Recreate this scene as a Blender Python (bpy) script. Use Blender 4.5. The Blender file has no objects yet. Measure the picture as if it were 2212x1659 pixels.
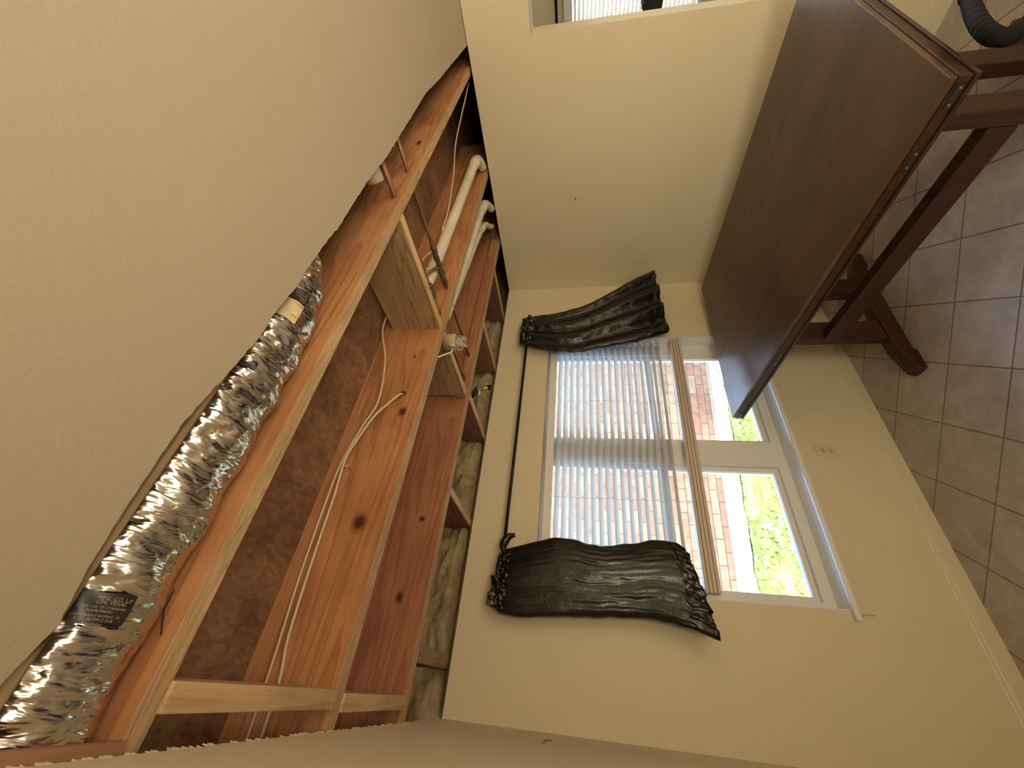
import bpy, bmesh, math, random
from mathutils import Vector, Matrix, noise
random.seed(7)
sc = bpy.context.scene
COL = sc.collection
CZ = 1.83                      # eye height over the floor; heights below are written relative to the eye

# ------------------------------------------------------------------ camera
cam_d = bpy.data.cameras.new('camera')
cam = bpy.data.objects.new('camera', cam_d); COL.objects.link(cam)
F_PX = 871.790
cam_d.sensor_width = 36.0; cam_d.sensor_fit = 'HORIZONTAL'
cam_d.lens = F_PX / 2212.0 * 36.0
cam_d.clip_start = 0.01; cam_d.clip_end = 200
XR = Vector((0.097934, 0.129884, -0.986681)); YD = Vector((-0.789095, 0.614266, 0.002538)); FW = Vector((0.606414, 0.778336, 0.162649))
R = Matrix((XR, -YD, -FW)).transposed().to_4x4()
cam.matrix_world = Matrix.Translation((0, 0, CZ)) @ R
sc.camera = cam

# ------------------------------------------------------------------ world, lights, exposure
sc.view_settings.view_transform = 'Standard'
sc.view_settings.look = 'None'
sc.view_settings.gamma = 1.0
sc.view_settings.use_curve_mapping = False
sc.view_settings.exposure = 0.0
W = bpy.data.worlds.new('sky'); sc.world = W; W.use_nodes = True
wn = W.node_tree; wn.nodes.clear()
wo = wn.nodes.new('ShaderNodeOutputWorld'); wb = wn.nodes.new('ShaderNodeBackground')
sky = wn.nodes.new('ShaderNodeTexSky'); sky.sky_type = 'NISHITA'
sky.sun_disc = False; sky.sun_elevation = math.radians(48); sky.sun_rotation = math.radians(100)
sky.air_density = 1.0; sky.dust_density = 2.0
wb.inputs['Strength'].default_value = 3.8
wn.links.new(sky.outputs[0], wb.inputs[0]); wn.links.new(wb.outputs[0], wo.inputs[0])

def light(name, kind, loc, rot, energy, color, size=1.0, size_y=None):
    d = bpy.data.lights.new(name, kind); o = bpy.data.objects.new(name, d); COL.objects.link(o)
    o.location = (loc[0], loc[1], loc[2] + CZ); o.rotation_euler = rot
    d.energy = energy; d.color = color
    if kind == 'AREA':
        d.shape = 'RECTANGLE'; d.size = size; d.size_y = size_y or size
    elif kind == 'SUN': d.angle = math.radians(0.6)
    else: d.shadow_soft_size = size
    return o
sun = light('sun', 'SUN', (0, 0, 5), (0, 0, 0), 13.0, (1.0, 0.95, 0.86))
SUN_FROM = Vector((0.62, -0.42, 0.80)).normalized()
sun.rotation_euler = SUN_FROM.to_track_quat('Z', 'Y').to_euler()
light('floor_bounce', 'AREA', (1.5, -2.15, -1.72), (math.radians(187), 0, 0), 66, (1.0, 0.80, 0.62), 2.8, 1.7)
light('room_fill', 'POINT', (1.5, -1.1, -0.25), (0, 0, 0), 9, (1.0, 0.95, 0.78), 0.16)  # added point fill behind the view, brightens the walls without any fixture
sl_ = light('side_fill', 'AREA', (-0.02, -0.75, -0.65), (0, 0, 0), 42, (1.0, 0.92, 0.64), 1.0, 0.9)  # added unseen fill panel by the left wall, brightens the right wall
sl_.rotation_euler = Vector((-1.0, -0.30, -0.02)).to_track_quat('Z', 'Y').to_euler()

# ------------------------------------------------------------------ materials
def mat(name):
    m = bpy.data.materials.new(name); m.use_nodes = True
    nt = m.node_tree; b = nt.nodes['Principled BSDF']
    return m, nt, b
def N(nt, t, **kw):
    n = nt.nodes.new(t)
    for k, v in kw.items(): setattr(n, k, v)
    return n
def coords(nt, scale=(1, 1, 1), rot=(0, 0, 0), kind='Object'):
    tc = N(nt, 'ShaderNodeTexCoord'); mp = N(nt, 'ShaderNodeMapping')
    mp.inputs['Scale'].default_value = scale; mp.inputs['Rotation'].default_value = rot
    nt.links.new(tc.outputs[kind], mp.inputs[0]); return mp
def ramp(nt, src, stops):
    r = N(nt, 'ShaderNodeValToRGB'); e = r.color_ramp.elements
    while len(e) < len(stops): e.new(0.5)
    for i, (p, c) in enumerate(stops):
        e[i].position = p; e[i].color = (*c, 1)
    nt.links.new(src, r.inputs[0]); return r
def noisetex(nt, mp, scale, detail=4, rough=0.55, dist=0.0):
    n = N(nt, 'ShaderNodeTexNoise'); n.inputs['Scale'].default_value = scale
    n.inputs['Detail'].default_value = detail; n.inputs['Roughness'].default_value = rough
    n.inputs['Distortion'].default_value = dist
    nt.links.new(mp.outputs[0], n.inputs[0]); return n
def bump(nt, b, src, strength, dist=0.01):
    k = N(nt, 'ShaderNodeBump'); k.inputs['Strength'].default_value = strength
    k.inputs['Distance'].default_value = dist
    nt.links.new(src, k.inputs['Height']); nt.links.new(k.outputs[0], b.inputs['Normal']); return k
def plain(name, c, rough=0.5, metal=0.0, var=0.0, bmp=0.0, bs=60):
    m, nt, b = mat(name)
    b.inputs['Base Color'].default_value = (*c, 1); b.inputs['Roughness'].default_value = rough
    b.inputs['Metallic'].default_value = metal
    if var or bmp:
        mp = coords(nt); n = noisetex(nt, mp, bs)
        if var:
            n2 = noisetex(nt, mp, bs * 0.15)
            r = ramp(nt, n2.outputs[0], [(0.3, tuple(x * (1 - var) for x in c)), (0.7, tuple(min(1, x * (1 + var)) for x in c))])
            nt.links.new(r.outputs[0], b.inputs['Base Color'])
        if bmp: bump(nt, b, n.outputs[0], bmp, 0.003)
    return m
def wall_paint(name, c, bs=170, st=0.5):
    m, nt, b = mat(name); mp = coords(nt)
    n = noisetex(nt, mp, bs, 3, 0.5); n2 = noisetex(nt, mp, 3.0, 3)
    r = ramp(nt, n2.outputs[0], [(0.3, tuple(x * 0.97 for x in c)), (0.7, c)])
    nt.links.new(r.outputs[0], b.inputs['Base Color']); b.inputs['Roughness'].default_value = 0.62
    bump(nt, b, n.outputs[0], st, 0.0018); return m
def wood(name, c1, c2, axis=0, s=1.0, knots=(), rough=0.7, dark=None, bmp=0.25, ring=9.0):
    """c1 light and c2 dark grain colours, grain along the given axis"""
    m, nt, b = mat(name)
    sv = [14 * s] * 3; sv[axis] = 0.9 * s
    mp = coords(nt, tuple(sv))
    big = noisetex(nt, mp, 0.55, 3, 0.5, 0.6)
    mul = N(nt, 'ShaderNodeMath', operation='MULTIPLY'); mul.inputs[1].default_value = ring
    nt.links.new(big.outputs[0], mul.inputs[0])
    fr = N(nt, 'ShaderNodeMath', operation='FRACT'); nt.links.new(mul.outputs[0], fr.inputs[0])
    r = ramp(nt, fr.outputs[0], [(0.0, c1), (0.55, tuple((a * 2 + d) / 3 for a, d in zip(c1, c2))), (0.86, c2), (1.0, c1)])
    fine = noisetex(nt, mp, 6.0, 5, 0.7)
    r2 = ramp(nt, fine.outputs[0], [(0.3, (0.72, 0.70, 0.68)), (0.65, (1, 1, 1))])
    mx = N(nt, 'ShaderNodeMix', data_type='RGBA', blend_type='MULTIPLY'); mx.inputs[0].default_value = 0.8
    nt.links.new(r.outputs[0], mx.inputs[6]); nt.links.new(r2.outputs[0], mx.inputs[7])
    out = mx.outputs[2]
    # weather stains
    mp2 = coords(nt, (1, 1, 1)); st = noisetex(nt, mp2, 2.3, 4, 0.6, 0.3)
    r3 = ramp(nt, st.outputs[0], [(0.36, (0.74, 0.68, 0.62)), (0.6, (1, 1, 1))])
    mx2 = N(nt, 'ShaderNodeMix', data_type='RGBA', blend_type='MULTIPLY'); mx2.inputs[0].default_value = 0.9
    nt.links.new(out, mx2.inputs[6]); nt.links.new(r3.outputs[0], mx2.inputs[7]); out = mx2.outputs[2]
    for (kx, ky, kz, rx, ry, rz) in knots:
        tc = N(nt, 'ShaderNodeTexCoord')
        sb = N(nt, 'ShaderNodeVectorMath', operation='SUBTRACT'); sb.inputs[1].default_value = (kx, ky, kz)
        nt.links.new(tc.outputs['Object'], sb.inputs[0])
        dv = N(nt, 'ShaderNodeVectorMath', operation='DIVIDE'); dv.inputs[1].default_value = (rx, ry, rz)
        nt.links.new(sb.outputs[0], dv.inputs[0])
        ln = N(nt, 'ShaderNodeVectorMath', operation='LENGTH'); nt.links.new(dv.outputs[0], ln.inputs[0])
        rk = ramp(nt, ln.outputs['Value'], [(0.0, (0.10, 0.06, 0.04)), (0.42, (0.2, 0.11, 0.06)), (0.52, (0.55, 0.38, 0.3)), (0.8, (0.85, 0.72, 0.6)), (1.0, (1, 1, 1))])
        mk = N(nt, 'ShaderNodeMix', data_type='RGBA', blend_type='MULTIPLY'); mk.inputs[0].default_value = 1
        nt.links.new(out, mk.inputs[6]); nt.links.new(rk.outputs[0], mk.inputs[7]); out = mk.outputs[2]
    nt.links.new(out, b.inputs['Base Color']); b.inputs['Roughness'].default_value = rough
    if bmp: bump(nt, b, fine.outputs[0], bmp, 0.004)
    return m

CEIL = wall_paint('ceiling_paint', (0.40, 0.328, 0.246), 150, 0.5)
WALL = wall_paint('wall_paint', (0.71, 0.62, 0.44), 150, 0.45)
TRIM = plain('trim_paint', (0.68, 0.60, 0.44), 0.4)
GYP = plain('gypsum', (0.55, 0.48, 0.38), 0.9, 0, 0.15, 0.4, 120)
WHITE = plain('white_vinyl', (0.78, 0.78, 0.76), 0.35)
SILL = plain('white_sill_paint', (0.80, 0.80, 0.78), 0.25)
FIR = (0.56, 0.27, 0.115); FIRD = (0.40, 0.165, 0.065)
PALE = (0.62, 0.43, 0.24); PALED = (0.43, 0.27, 0.14)
DARKV = plain('dark_void', (0.03, 0.025, 0.02), 0.9)
BLACKROD = plain('black_rod', (0.012, 0.012, 0.014), 0.35, 0.6)
PVC = plain('pvc_plastic', (0.66, 0.60, 0.47), 0.35, 0, 0.12)
COPPER = plain('aged_copper', (0.34, 0.17, 0.09), 0.45, 0.7, 0.3)
CABLE = plain('cable_sheath', (0.62, 0.47, 0.33), 0.5)
STEEL = plain('dull_steel', (0.45, 0.43, 0.40), 0.35, 0.9)
BRASS = plain('aged_brass', (0.42, 0.30, 0.14), 0.4, 0.8, 0.3)
HOSE = plain('black_rubber', (0.005, 0.005, 0.005), 0.9)
HOSE.node_tree.nodes['Principled BSDF'].inputs['Specular IOR Level'].default_value = 0.2

def osb_mat():
    m, nt, b = mat('strand_board'); mp = coords(nt)
    n = noisetex(nt, mp, 2.0, 3); 
    wv = N(nt, 'ShaderNodeMix', data_type='VECTOR'); wv.inputs[0].default_value = 0.12
    nt.links.new(mp.outputs[0], wv.inputs[4]); nt.links.new(n.outputs['Color'], wv.inputs[5])
    v = N(nt, 'ShaderNodeTexVoronoi'); v.inputs['Scale'].default_value = 95
    sc1 = N(nt, 'ShaderNodeMapping'); sc1.inputs['Scale'].default_value = (1.0, 0.42, 1); sc1.inputs['Rotation'].default_value = (0, 0, 0.7)
    nt.links.new(wv.outputs[1], sc1.inputs[0]); nt.links.new(sc1.outputs[0], v.inputs['Vector'])
    r = ramp(nt, v.outputs['Color'], [(0.1, (0.21, 0.115, 0.06)), (0.5, (0.27, 0.155, 0.08)), (0.9, (0.32, 0.195, 0.105))])
    st = noisetex(nt, mp, 3.2, 5, 0.65, 0.5)
    r3 = ramp(nt, st.outputs[0], [(0.38, (0.55, 0.42, 0.36)), (0.62, (1.1, 1.05, 1.0))])
    mx = N(nt, 'ShaderNodeMix', data_type='RGBA', blend_type='MULTIPLY'); mx.inputs[0].default_value = 1
    nt.links.new(r.outputs[0], mx.inputs[6]); nt.links.new(r3.outputs[0], mx.inputs[7])
    nt.links.new(mx.outputs[2], b.inputs['Base Color']); b.inputs['Roughness'].default_value = 0.75
    bump(nt, b, v.outputs['Distance'], 0.3, 0.004); return m
OSB = osb_mat()

def foil_mat():
    m, nt, b = mat('crinkled_foil'); mp = coords(nt, (2.6, 0.8, 0.8), (0, 0, 0.25))
    n1 = noisetex(nt, mp, 13, 2, 0.5, 0.8); mp2 = coords(nt, (2.4, 0.7, 0.7), (0, 0, -0.4)); n2 = noisetex(nt, mp2, 26, 2, 0.5, 0.6)
    ad = N(nt, 'ShaderNodeMath', operation='ADD'); nt.links.new(n1.outputs[0], ad.inputs[0]); nt.links.new(n2.outputs[0], ad.inputs[1])
    b.inputs['Base Color'].default_value = (0.56, 0.53, 0.48, 1); b.inputs['Metallic'].default_value = 1.0
    b.inputs['Roughness'].default_value = 0.18
    bump(nt, b, ad.outputs[0], 0.55, 0.012); return m
FOIL = foil_mat()

def bag_mat(sv=(3.2, 3.2, 1.0), ns=5, st=0.4):
    m, nt, b = mat('black_bin_liner'); mp = coords(nt, sv)
    n1 = noisetex(nt, mp, ns, 3, 0.5, 1.6); mp2 = coords(nt); n2 = noisetex(nt, mp2, 22, 3, 0.6, 2.0)
    ad = N(nt, 'ShaderNodeMath', operation='MULTIPLY_ADD'); ad.inputs[1].default_value = 0.25
    nt.links.new(n2.outputs[0], ad.inputs[0]); nt.links.new(n1.outputs[0], ad.inputs[2])
    b.inputs['Base Color'].default_value = (0.006, 0.006, 0.0065, 1); b.inputs['Roughness'].default_value = 0.25
    bump(nt, b, ad.outputs[0], st, 0.02); return m
BAG = bag_mat()
BAG2 = bag_mat((1.6, 1.6, 0.9), 3.0, 0.22)
BAG2.name = 'smooth_bin_liner'

def insul_mat():
    m, nt, b = mat('glass_fibre'); mp = coords(nt)
    n = noisetex(nt, mp, 9, 6, 0.7, 0.8)
    r = ramp(nt, n.outputs[0], [(0.3, (0.20, 0.14, 0.07)), (0.55, (0.40, 0.31, 0.17)), (0.75, (0.52, 0.43, 0.26))])
    nt.links.new(r.outputs[0], b.inputs['Base Color']); b.inputs['Roughness'].default_value = 0.95
    bump(nt, b, n.outputs[0], 0.9, 0.02); return m
INSUL = insul_mat()

def tile_mat():
    m, nt, b = mat('floor_tile'); 
    tc = N(nt, 'ShaderNodeTexCoord'); mp = N(nt, 'ShaderNodeMapping', vector_type='POINT')
    # tiles lie at 45 degrees: rotate about a known joint
    mp.inputs['Location'].default_value = (0, 0, 0)
    sb = N(nt, 'ShaderNodeVectorMath', operation='SUBTRACT'); sb.inputs[1].default_value = (1.738, 1.584, 0)
    nt.links.new(tc.outputs['Object'], sb.inputs[0]); nt.links.new(sb.outputs[0], mp.inputs[0])
    mp.inputs['Rotation'].default_value = (0, 0, math.radians(44.6)); mp.inputs['Scale'].default_value = (1 / 0.3035,) * 3
    br = N(nt, 'ShaderNodeTexBrick'); br.offset = 0.0; br.squash = 1.0
    br.inputs['Scale'].default_value = 1.0; br.inputs['Brick Width'].default_value = 1.0; br.inputs['Row Height'].default_value = 1.0
    br.inputs['Mortar Size'].default_value = 0.012; br.inputs['Mortar Smooth'].default_value = 0.3
    nt.links.new(mp.outputs[0], br.inputs['Vector'])
    br.inputs['Color1'].default_value = (0.48, 0.415, 0.37, 1); br.inputs['Color2'].default_value = (0.44, 0.38, 0.335, 1)
    br.inputs['Mortar'].default_value = (0.19, 0.14, 0.105, 1)
    mp2 = coords(nt); n = noisetex(nt, mp2, 9, 6, 0.65, 0.4)
    r = ramp(nt, n.outputs[0], [(0.3, (0.8, 0.78, 0.76)), (0.7, (1.1, 1.1, 1.1))])
    mx = N(nt, 'ShaderNodeMix', data_type='RGBA', blend_type='MULTIPLY'); mx.inputs[0].default_value = 1
    nt.links.new(br.outputs[0], mx.inputs[6]); nt.links.new(r.outputs[0], mx.inputs[7])
    nt.links.new(mx.outputs[2], b.inputs['Base Color']); b.inputs['Roughness'].default_value = 0.20; b.inputs['IOR'].default_value = 1.65
    iv = N(nt, 'ShaderNodeMath', operation='SUBTRACT'); iv.inputs[0].default_value = 1.0; nt.links.new(br.outputs['Fac'], iv.inputs[1])
    ad = N(nt, 'ShaderNodeMath', operation='MULTIPLY_ADD'); ad.inputs[1].default_value = 0.25
    nt.links.new(n.outputs[0], ad.inputs[0]); nt.links.new(iv.outputs[0], ad.inputs[2])
    bump(nt, b, ad.outputs[0], 0.35, 0.004); return m
TILE = tile_mat()

def table_mat():
    m, nt, b = mat('table_veneer'); mp = coords(nt, (9, 0.8, 9))
    n = noisetex(nt, mp, 2.4, 6, 0.65, 0.5); mp2 = coords(nt); n2 = noisetex(nt, mp2, 3.5, 4, 0.6, 0.6)
    r = ramp(nt, n.outputs[0], [(0.3, (0.062, 0.03, 0.015)), (0.7, (0.12, 0.063, 0.032))])
    r2 = ramp(nt, n2.outputs[0], [(0.35, (0.8, 0.8, 0.8)), (0.65, (1.15, 1.1, 1.05))])
    mx = N(nt, 'ShaderNodeMix', data_type='RGBA', blend_type='MULTIPLY'); mx.inputs[0].default_value = 1
    nt.links.new(r.outputs[0], mx.inputs[6]); nt.links.new(r2.outputs[0], mx.inputs[7])
    nt.links.new(mx.outputs[2], b.inputs['Base Color']); b.inputs['Roughness'].default_value = 0.36
    return m
TVEN = table_mat()
TWOOD = wood('table_wood', (0.055, 0.018, 0.009), (0.026, 0.009, 0.005), 0, 1.0, (), 0.4, bmp=0.05)
TWOODZ = wood('table_leg_wood', (0.055, 0.018, 0.009), (0.026, 0.009, 0.005), 2, 1.0, (), 0.4, bmp=0.05)

def glass_mat():
    m, nt, b = mat('window_glass'); nt.nodes.remove(b)
    out = nt.nodes['Material Output']; tr = N(nt, 'ShaderNodeBsdfTransparent'); gl = N(nt, 'ShaderNodeBsdfGlossy')
    tr.inputs[0].default_value = (0.93, 0.95, 0.94, 1); gl.inputs['Roughness'].default_value = 0.02
    fr = N(nt, 'ShaderNodeFresnel'); fr.inputs[0].default_value = 1.4
    mx = N(nt, 'ShaderNodeMixShader'); nt.links.new(fr.outputs[0], mx.inputs[0]); nt.links.new(tr.outputs[0], mx.inputs[1]); nt.links.new(gl.outputs[0], mx.inputs[2])
    nt.links.new(mx.outputs[0], out.inputs[0]); return m
GLASS = glass_mat()
def slat_mat(name='blind_slat', c=(0.80, 0.80, 0.78), t=0.35):
    m, nt, b = mat(name); out = nt.nodes['Material Output']
    b.inputs['Base Color'].default_value = (*c, 1); b.inputs['Roughness'].default_value = 0.4
    tl = N(nt, 'ShaderNodeBsdfTranslucent'); tl.inputs[0].default_value = (*c, 1)
    mx = N(nt, 'ShaderNodeMixShader'); mx.inputs[0].default_value = t
    nt.links.new(b.outputs[0], mx.inputs[1]); nt.links.new(tl.outputs[0], mx.inputs[2]); nt.links.new(mx.outputs[0], out.inputs[0]); return m
SLAT = slat_mat()
RAIL = plain('blind_rail_paint', (0.62, 0.52, 0.44), 0.4)

def brick_mat():
    m, nt, b = mat('garden_brick'); mp = coords(nt)
    sw = N(nt, 'ShaderNodeSeparateXYZ'); nt.links.new(mp.outputs[0], sw.inputs[0])
    cb = N(nt, 'ShaderNodeCombineXYZ'); nt.links.new(sw.outputs['X'], cb.inputs['X']); nt.links.new(sw.outputs['Z'], cb.inputs['Y'])
    br = N(nt, 'ShaderNodeTexBrick'); br.inputs['Scale'].default_value = 1.0
    br.inputs['Brick Width'].default_value = 0.32; br.inputs['Row Height'].default_value = 0.105; br.inputs['Mortar Size'].default_value = 0.006
    br.inputs['Color1'].default_value = (0.22, 0.10, 0.065, 1); br.inputs['Color2'].default_value = (0.27, 0.18, 0.115, 1)
    br.inputs['Mortar'].default_value = (0.08, 0.06, 0.045, 1); br.inputs['Bias'].default_value = 0.1
    nt.links.new(cb.outputs[0], br.inputs['Vector'])
    n = noisetex(nt, mp, 12, 5, 0.6)
    r = ramp(nt, n.outputs[0], [(0.3, (0.75, 0.75, 0.75)), (0.7, (1.15, 1.15, 1.15))])
    mx = N(nt, 'ShaderNodeMix', data_type='RGBA', blend_type='MULTIPLY'); mx.inputs[0].default_value = 1
    nt.links.new(br.outputs[0], mx.inputs[6]); nt.links.new(r.outputs[0], mx.inputs[7])
    nt.links.new(mx.outputs[2], b.inputs['Base Color']); b.inputs['Roughness'].default_value = 0.85
    bump(nt, b, br.outputs['Fac'], -0.5, 0.01); return m
BRICK = brick_mat()
def grass_mat():
    m, nt, b = mat('lawn_soil'); mp = coords(nt); n = noisetex(nt, mp, 4.0, 8, 0.75, 0.3)
    r = ramp(nt, n.outputs[0], [(0.34, (0.045, 0.08, 0.015)), (0.5, (0.12, 0.17, 0.03)), (0.66, (0.30, 0.30, 0.15))])
    nt.links.new(r.outputs[0], b.inputs['Base Color']); b.inputs['Roughness'].default_value = 0.9
    bump(nt, b, n.outputs[0], 1.0, 0.03); return m
GRASSM = grass_mat()
BLADE = plain('grass_blade', (0.07, 0.12, 0.022), 0.7, 0, 0.4, 0, 10)
GRAVEL = plain('pale_gravel', (0.60, 0.57, 0.50), 0.9, 0, 0.2, 0.8, 45)

# ------------------------------------------------------------------ mesh helpers (heights relative to the eye)
class MB:
    def __init__(s): s.v = []; s.f = []; s.sm = []
    def add(s, vs, fs, smooth=False):
        k = len(s.v); s.v += [Vector(v) for v in vs]
        for f in fs: s.f.append(tuple(i + k for i in f)); s.sm.append(smooth)
        return s
    def box(s, x0, x1, y0, y1, z0, z1, M=None):
        vs = [Vector((x, y, z)) for z in (z0, z1) for y in (y0, y1) for x in (x0, x1)]
        if M: vs = [M @ v for v in vs]
        return s.add(vs, [(0, 2, 3, 1), (4, 5, 7, 6), (0, 1, 5, 4), (2, 6, 7, 3), (0, 4, 6, 2), (1, 3, 7, 5)])
    def prism(s, pts, d):
        n = len(pts); d = Vector(d); a = [Vector(p) for p in pts]
        return s.add(a + [p + d for p in a], [tuple(range(n))[::-1], tuple(range(n, 2 * n))] + [(i, (i + 1) % n, (i + 1) % n + n, i + n) for i in range(n)])
    def tube(s, pts, r, seg=12, rf=None, caps=True, smooth=True):
        P = [Vector(p) for p in pts]; n = len(P); vs = []; up = None
        for i, p in enumerate(P):
            t = (P[min(i + 1, n - 1)] - P[max(i - 1, 0)]).normalized()
            if up is None:
                up = Vector((0, 0, 1)) if abs(t.z) < 0.9 else Vector((1, 0, 0))
            sx = t.cross(up).normalized(); up = sx.cross(t).normalized()
            for k in range(seg):
                a = 2 * math.pi * k / seg; rr = rf(i / (n - 1), a) if rf else r
                vs.append(p + (sx * math.cos(a) + up * math.sin(a)) * rr)
        fs = [(i * seg + k, i * seg + (k + 1) % seg, (i + 1) * seg + (k + 1) % seg, (i + 1) * seg + k) for i in range(n - 1) for k in range(seg)]
        s.add(vs, fs, smooth)
        if caps:
            b = len(s.v) - n * seg
            s.f.append(tuple(b + k for k in range(seg))[::-1]); s.sm.append(False)
            s.f.append(tuple(b + (n - 1) * seg + k for k in range(seg))); s.sm.append(False)
        return s
    def sheet(s, fn, nu, nv, close_u=False, smooth=True):
        vs = [fn(i / (nu if close_u else nu - 1), j / (nv - 1)) for j in range(nv) for i in range(nu)]
        m = nu if close_u else nu - 1
        return s.add(vs, [(j * nu + i, j * nu + (i + 1) % nu, (j + 1) * nu + (i + 1) % nu, (j + 1) * nu + i) for j in range(nv - 1) for i in range(m)], smooth)
def smooth_path(pts, n=8):
    P = [Vector(p) for p in pts]; P = [P[0] * 2 - P[1]] + P + [P[-1] * 2 - P[-2]]; out = []
    for i in range(1, len(P) - 2):
        for k in range(n):
            t = k / n; a, b, c, d = P[i - 1:i + 3]
            out.append(0.5 * ((2 * b) + (c - a) * t + (2 * a - 5 * b + 4 * c - d) * t * t + (3 * b - a - 3 * c + d) * t ** 3))
    return out + [P[-2]]
def obj(name, mb, m, parent=None, bev=0.0, base=None, kind=None, seg=2):
    vs = [v + Vector((0, 0, CZ)) for v in mb.v]
    if parent is not None:
        org = Vector(parent['_o'])
    else:
        lo = [min(v[i] for v in vs) for i in range(3)]; hi = [max(v[i] for v in vs) for i in range(3)]
        org = Vector(((lo[0] + hi[0]) / 2, (lo[1] + hi[1]) / 2, lo[2])) if base is None else Vector((base[0], base[1], base[2] + CZ))
    me = bpy.data.meshes.new(name); me.from_pydata([v - org for v in vs], [], mb.f)
    me.polygons.foreach_set('use_smooth', mb.sm)
    bm = bmesh.new(); bm.from_mesh(me); bmesh.ops.recalc_face_normals(bm, faces=bm.faces); bm.to_mesh(me); bm.free()
    me.materials.append(m)
    o = bpy.data.objects.new(name, me); COL.objects.link(o)
    if parent is not None: o.parent = parent
    else: o.location = org
    ORG[o] = org; o['_o'] = tuple(org)
    if bev:
        md = o.modifiers.new('bevel', 'BEVEL'); md.width = bev; md.segments = seg; md.limit_method = 'ANGLE'
    if kind: o['kind'] = kind
    return o
ORG = {}
def thing(name, label, cat, base, group=None):
    o = bpy.data.objects.new(name, None); COL.objects.link(o)
    o.location = (base[0], base[1], base[2] + CZ); o['_o'] = tuple(o.location)
    return tag(o, label, cat, group)
def tag(o, label=None, cat=None, group=None):
    if label: o['label'] = label
    if cat: o['category'] = cat
    if group: o['group'] = group
    return o
def S(name, mb, m, parent=None, **k): 
    return obj(name, mb, m, parent, kind='structure' if parent is None else None, base=None if parent else (0, 0, 0), **k)

XL, XRW, YW, H, FL = -0.12, 2.93, 2.36, 0.63, -1.83
JB = 0.643                     # underside of the joists
JT = 0.925                     # top of the joists = underside of the decking

# ------------------------------------------------------------------ setting
S('floor', MB().box(-0.4, 5.2, -3.2, 2.6, FL - 0.05, FL), TILE)
# ceiling board, its front edge torn along an irregular line
cut = [(-0.12, .474), (-0.047, .477), (0.012, .494), (0.085, .483), (0.19, .478), (0.3, .477), (0.4, .492), (0.513, .506), (0.6, .505), (0.68, .513), (0.76, .511), (0.844, .514), (0.94, .521), (1.043, .519), (1.209, .519), (1.36, .529), (1.517, .527), (1.75, .525), (1.96, .522), (2.2, .542), (2.48, .556), (2.7, .568), (2.946, .58)]
edge = []
for i in range(len(cut) - 1):
    (xa, ya), (xb, yb) = cut[i], cut[i + 1]
    n = max(2, int((xb - xa) / 0.012))
    for k in range(n):
        t = k / n; x = xa + (xb - xa) * t
        edge.append((x, ya + (yb - ya) * t + 0.0035 * noise.noise(Vector((x * 60, 1, 0))) + 0.002 * noise.noise(Vector((x * 220, 4, 0)))))
edge.append(cut[-1])
pts = [(XL - 0.05, -3.1, H)] + [(x if i else XL - 0.05, y, H) for i, (x, y) in enumerate(edge)] + [(XRW + 0.02, -3.1, H)]
ce = MB(); ce.prism([p for p in pts], (0, 0, 0.0127))
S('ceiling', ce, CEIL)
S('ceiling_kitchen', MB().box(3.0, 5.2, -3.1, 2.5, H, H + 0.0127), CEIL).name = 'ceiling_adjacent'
# left wall: board face with a ragged torn top, framing behind it
top = []
x = -3.1
while x < 2.372:
    top.append((x, 0.6255 + 0.006 * noise.noise(Vector((x * 14, 0, 3))) + 0.006 * noise.noise(Vector((x * 70, 2, 3))) + 0.004 * noise.noise(Vector((x * 260, 2, 9))) if x > 0.44 else 0.63)); x += 0.006 if x > 0.4 else 0.2
wl = MB(); wl.prism([(XL, -3.1, FL)] + [(XL, y, z) for y, z in top] + [(XL, 2.372, FL)], (-0.0127, 0, 0))
wl.box(XL - 0.11, XL - 0.013, -3.1, 2.5, FL, 0.60)
S('wall_left', wl, WALL)
# torn paper scraps
for i in range(26):
    y = random.uniform(0.6, 2.3); z = 0.628; w = random.uniform(0.003, 0.009)
tp = MB()
for i in range(110):
    y = random.uniform(0.50, 2.34); w = random.uniform(0.0015, 0.006); h = random.uniform(0.002, 0.007) * (1.4 if 0.75 < y < 1.25 else 1)
    z = 0.627 + 0.006 * noise.noise(Vector((y * 14, 0, 3)))
    tp.prism([(XL + 0.0006, y - w, z - 0.003), (XL + 0.002, y + random.uniform(-1, 1) * w, z + h), (XL + 0.0006, y + w, z - 0.003)], (-0.002, 0.0, 0))
tag(obj('torn_paper', tp, plain('torn_board_paper', (0.72, 0.62, 0.48), 0.9)), 'ragged fringe of pale torn drywall paper along the top edge of the left wall', 'torn paper')
bpy.data.objects['torn_paper']['kind'] = 'stuff'

# window wall with the opening
OX0, OX1, OZ0, OZ1 = 0.47, 2.295, -1.275, 0.235
wf = MB()
wf.box(XL, OX0, YW, YW + 0.2, FL, H - 0.003); wf.box(OX1, XRW + 0.15, YW, YW + 0.2, FL, H - 0.003)
wf.box(OX0, OX1, YW, YW + 0.2, OZ1, H - 0.003); wf.box(OX0, OX1, YW, YW + 0.2, FL, OZ0 - 0.02)
S('wall_front', wf, WALL)
# right wall with the pass-through
PY, PZ0, PZ1, PX = 0.567, -1.0, 0.255, 3.07
wr = MB()
wr.box(XRW, PX, PY, YW, FL, H - 0.003); wr.box(XRW, PX, -0.75, PY, PZ1, H - 0.003)
wr.box(XRW, PX, -0.75, PY, FL, PZ0); wr.box(XRW, PX, -3.1, -0.75, FL, H - 0.003)
S('wall_right', wr, WALL)
S('wall_back', MB().box(-0.3, 5.2, -3.25, -3.1, FL, 1.0), WALL)
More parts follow.
